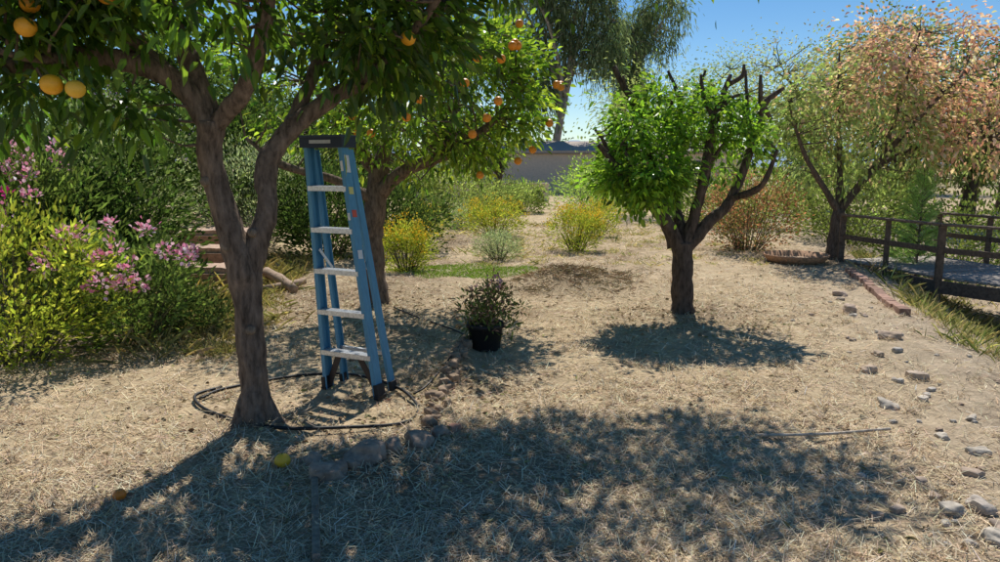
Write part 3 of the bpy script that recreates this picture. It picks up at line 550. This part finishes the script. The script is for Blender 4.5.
for z in(.27,.565,.86,1.155,1.45):
    a_=at(BL,TL,z)+rv2*.006;b_=at(BR_,TR,z)-rv2*.006
    beam(g,a_,b_,.006,.088,(0,0,1),AL)
    for s_ in(-1,1): beam(g,a_+bk*s_*.042-np.array([0,0,.014]),b_+bk*s_*.042-np.array([0,0,.014]),.034,.005,(0,0,1),AL)
    for k in range(5): beam(g,a_+bk*(-.03+.015*k)+np.array([0,0,.004]),b_+bk*(-.03+.015*k)+np.array([0,0,.004]),.003,.004,(0,0,1),AL)
    for p,s_ in((a_,1),(b_,-1)):
        beam(gb,p+rv2*s_*.004-bk*.038-np.array([0,0,.035]),p+rv2*s_*.05-bk*.038-np.array([0,0,.004]),.003,.018,bk,AL)
for z in(.25,):
    a_=at(rbL,rtL,z);b_=at(rbR,rtR,z);beam(g,a_,b_,.03,.02,(0,0,1),AL)
for f,r_f,s_ in(((BL,TL),(rbL,rtL),1),((BR_,TR),(rbR,rtR),-1)):
    beam(gb,at(*f,1.0)+rv2*.03*s_,at(*r_f,.85)+rv2*.03*s_,.003,.022,rv2,AL)
g.build('steps',[M_alu],parent=par);gb.build('brackets',[M_alu],parent=par)
g=Geo()
a_=at(BL,TL,.26);b_=at(BR_,TR,.26)
for p,q,s_ in((BL,a_,1),(BR_,b_,-1)):
    beam(g,p+(q-p)*.12+rv2*.02*s_,q+rv2*.13*s_-np.array([0,0,.02]),.006,.05,bk,(.05,.035,.03))
    beam(g,p,p+(q-p)*.32,.034,.092,rv2,BLK);beam(g,p-rv2*.02,p+rv2*.02,.03,.10,(0,0,1),BLK)
for p,q in((rbL,rtL),(rbR,rtR)): beam(g,p,p+(q-p)*.04,.03,.068,rv2,BLK)
g.build('feet',[M_plas],parent=par,bevel=.003)
g=Geo();ca=TL+bk*.02-rv2*.02;cb=TR+bk*.02+rv2*.03
beam(g,ca,cb,.075,.17,(0,0,1),(.02,.03,.05))
beam(g,ca+np.array([0,0,.042])-rv2*.008,cb+np.array([0,0,.042])+rv2*.008,.014,.19,(0,0,1),(.03,.05,.08))
for k in(.2,.5,.8): rock(g,ca+(cb-ca)*k+bk*.03+np.array([0,0,.047]),.014,1,(.01,.01,.01),.3,0,4,0)
g.build('top_cap',[M_plas],parent=par,bevel=.008)
g=Geo();m1=ca+(cb-ca)*.25-bk*.087;m2=ca+(cb-ca)*.75-bk*.087
beam(g,m1+np.array([0,0,.003]),m2+np.array([0,0,.003]),.024,.003,(0,0,1),(.45,.47,.48))
for z,h,c_ in((1.55,.12,(.7,.7,.68)),(1.40,.05,(.65,.6,.2)),(1.24,.05,(.6,.1,.06)),(.95,.06,(.7,.7,.68))):
    p=at(BR_,TR,z)+rv2*.005;q=at(BR_,TR,z+h)+rv2*.005;beam(g,p,q,.002,.05,rv2,c_)
for z,h,c_ in((1.56,.07,(.7,.7,.68)),(1.22,.05,(.7,.7,.68))):
    p=at(BR_,TR,z)-bk*.042-rv2*.014;q=at(BR_,TR,z+h)-bk*.042-rv2*.014;beam(g,p,q,.02,.002,rv2,c_)
g.build('labels',[M_plas],parent=par)
# ---------------------------------------------------------------- light, sky, camera
sd=np.array([.06,.70,1.0]);sd/=np.linalg.norm(sd);el=math.asin(sd[2]);az=math.atan2(sd[0],sd[1])
l=bpy.data.lights.new('sun','SUN');l.energy=5.0;l.angle=math.radians(.5);l.color=(1,.955,.88)
o=bpy.data.objects.new('sun',l);sc.collection.objects.link(o);o.rotation_euler=Vector(sd).to_track_quat('Z','Y').to_euler()
w=bpy.data.worlds.new('World');sc.world=w;w.use_nodes=True;nt=w.node_tree;bg=nt.nodes['Background']
s=nt.nodes.new('ShaderNodeTexSky');s.sky_type='NISHITA';s.sun_disc=False;s.sun_elevation=el;s.sun_rotation=az;s.air_density=.9;s.dust_density=.0;s.ozone_density=2.2
hs=nt.nodes.new('ShaderNodeHueSaturation');hs.inputs['Saturation'].default_value=1.28
nt.links.new(s.outputs[0],hs.inputs['Color']);nt.links.new(hs.outputs[0],bg.inputs[0]);bg.inputs[1].default_value=.105
cam=bpy.data.cameras.new('camera');cam.sensor_width=36;cam.lens=26;cam.clip_end=6000;co=bpy.data.objects.new('camera',cam);sc.collection.objects.link(co)
co.location=(0,0,1.6);co.rotation_euler=(math.radians(90-9.1),0,0);sc.camera=co
sc.view_settings.view_transform='Standard';sc.view_settings.look='None';sc.view_settings.exposure=0
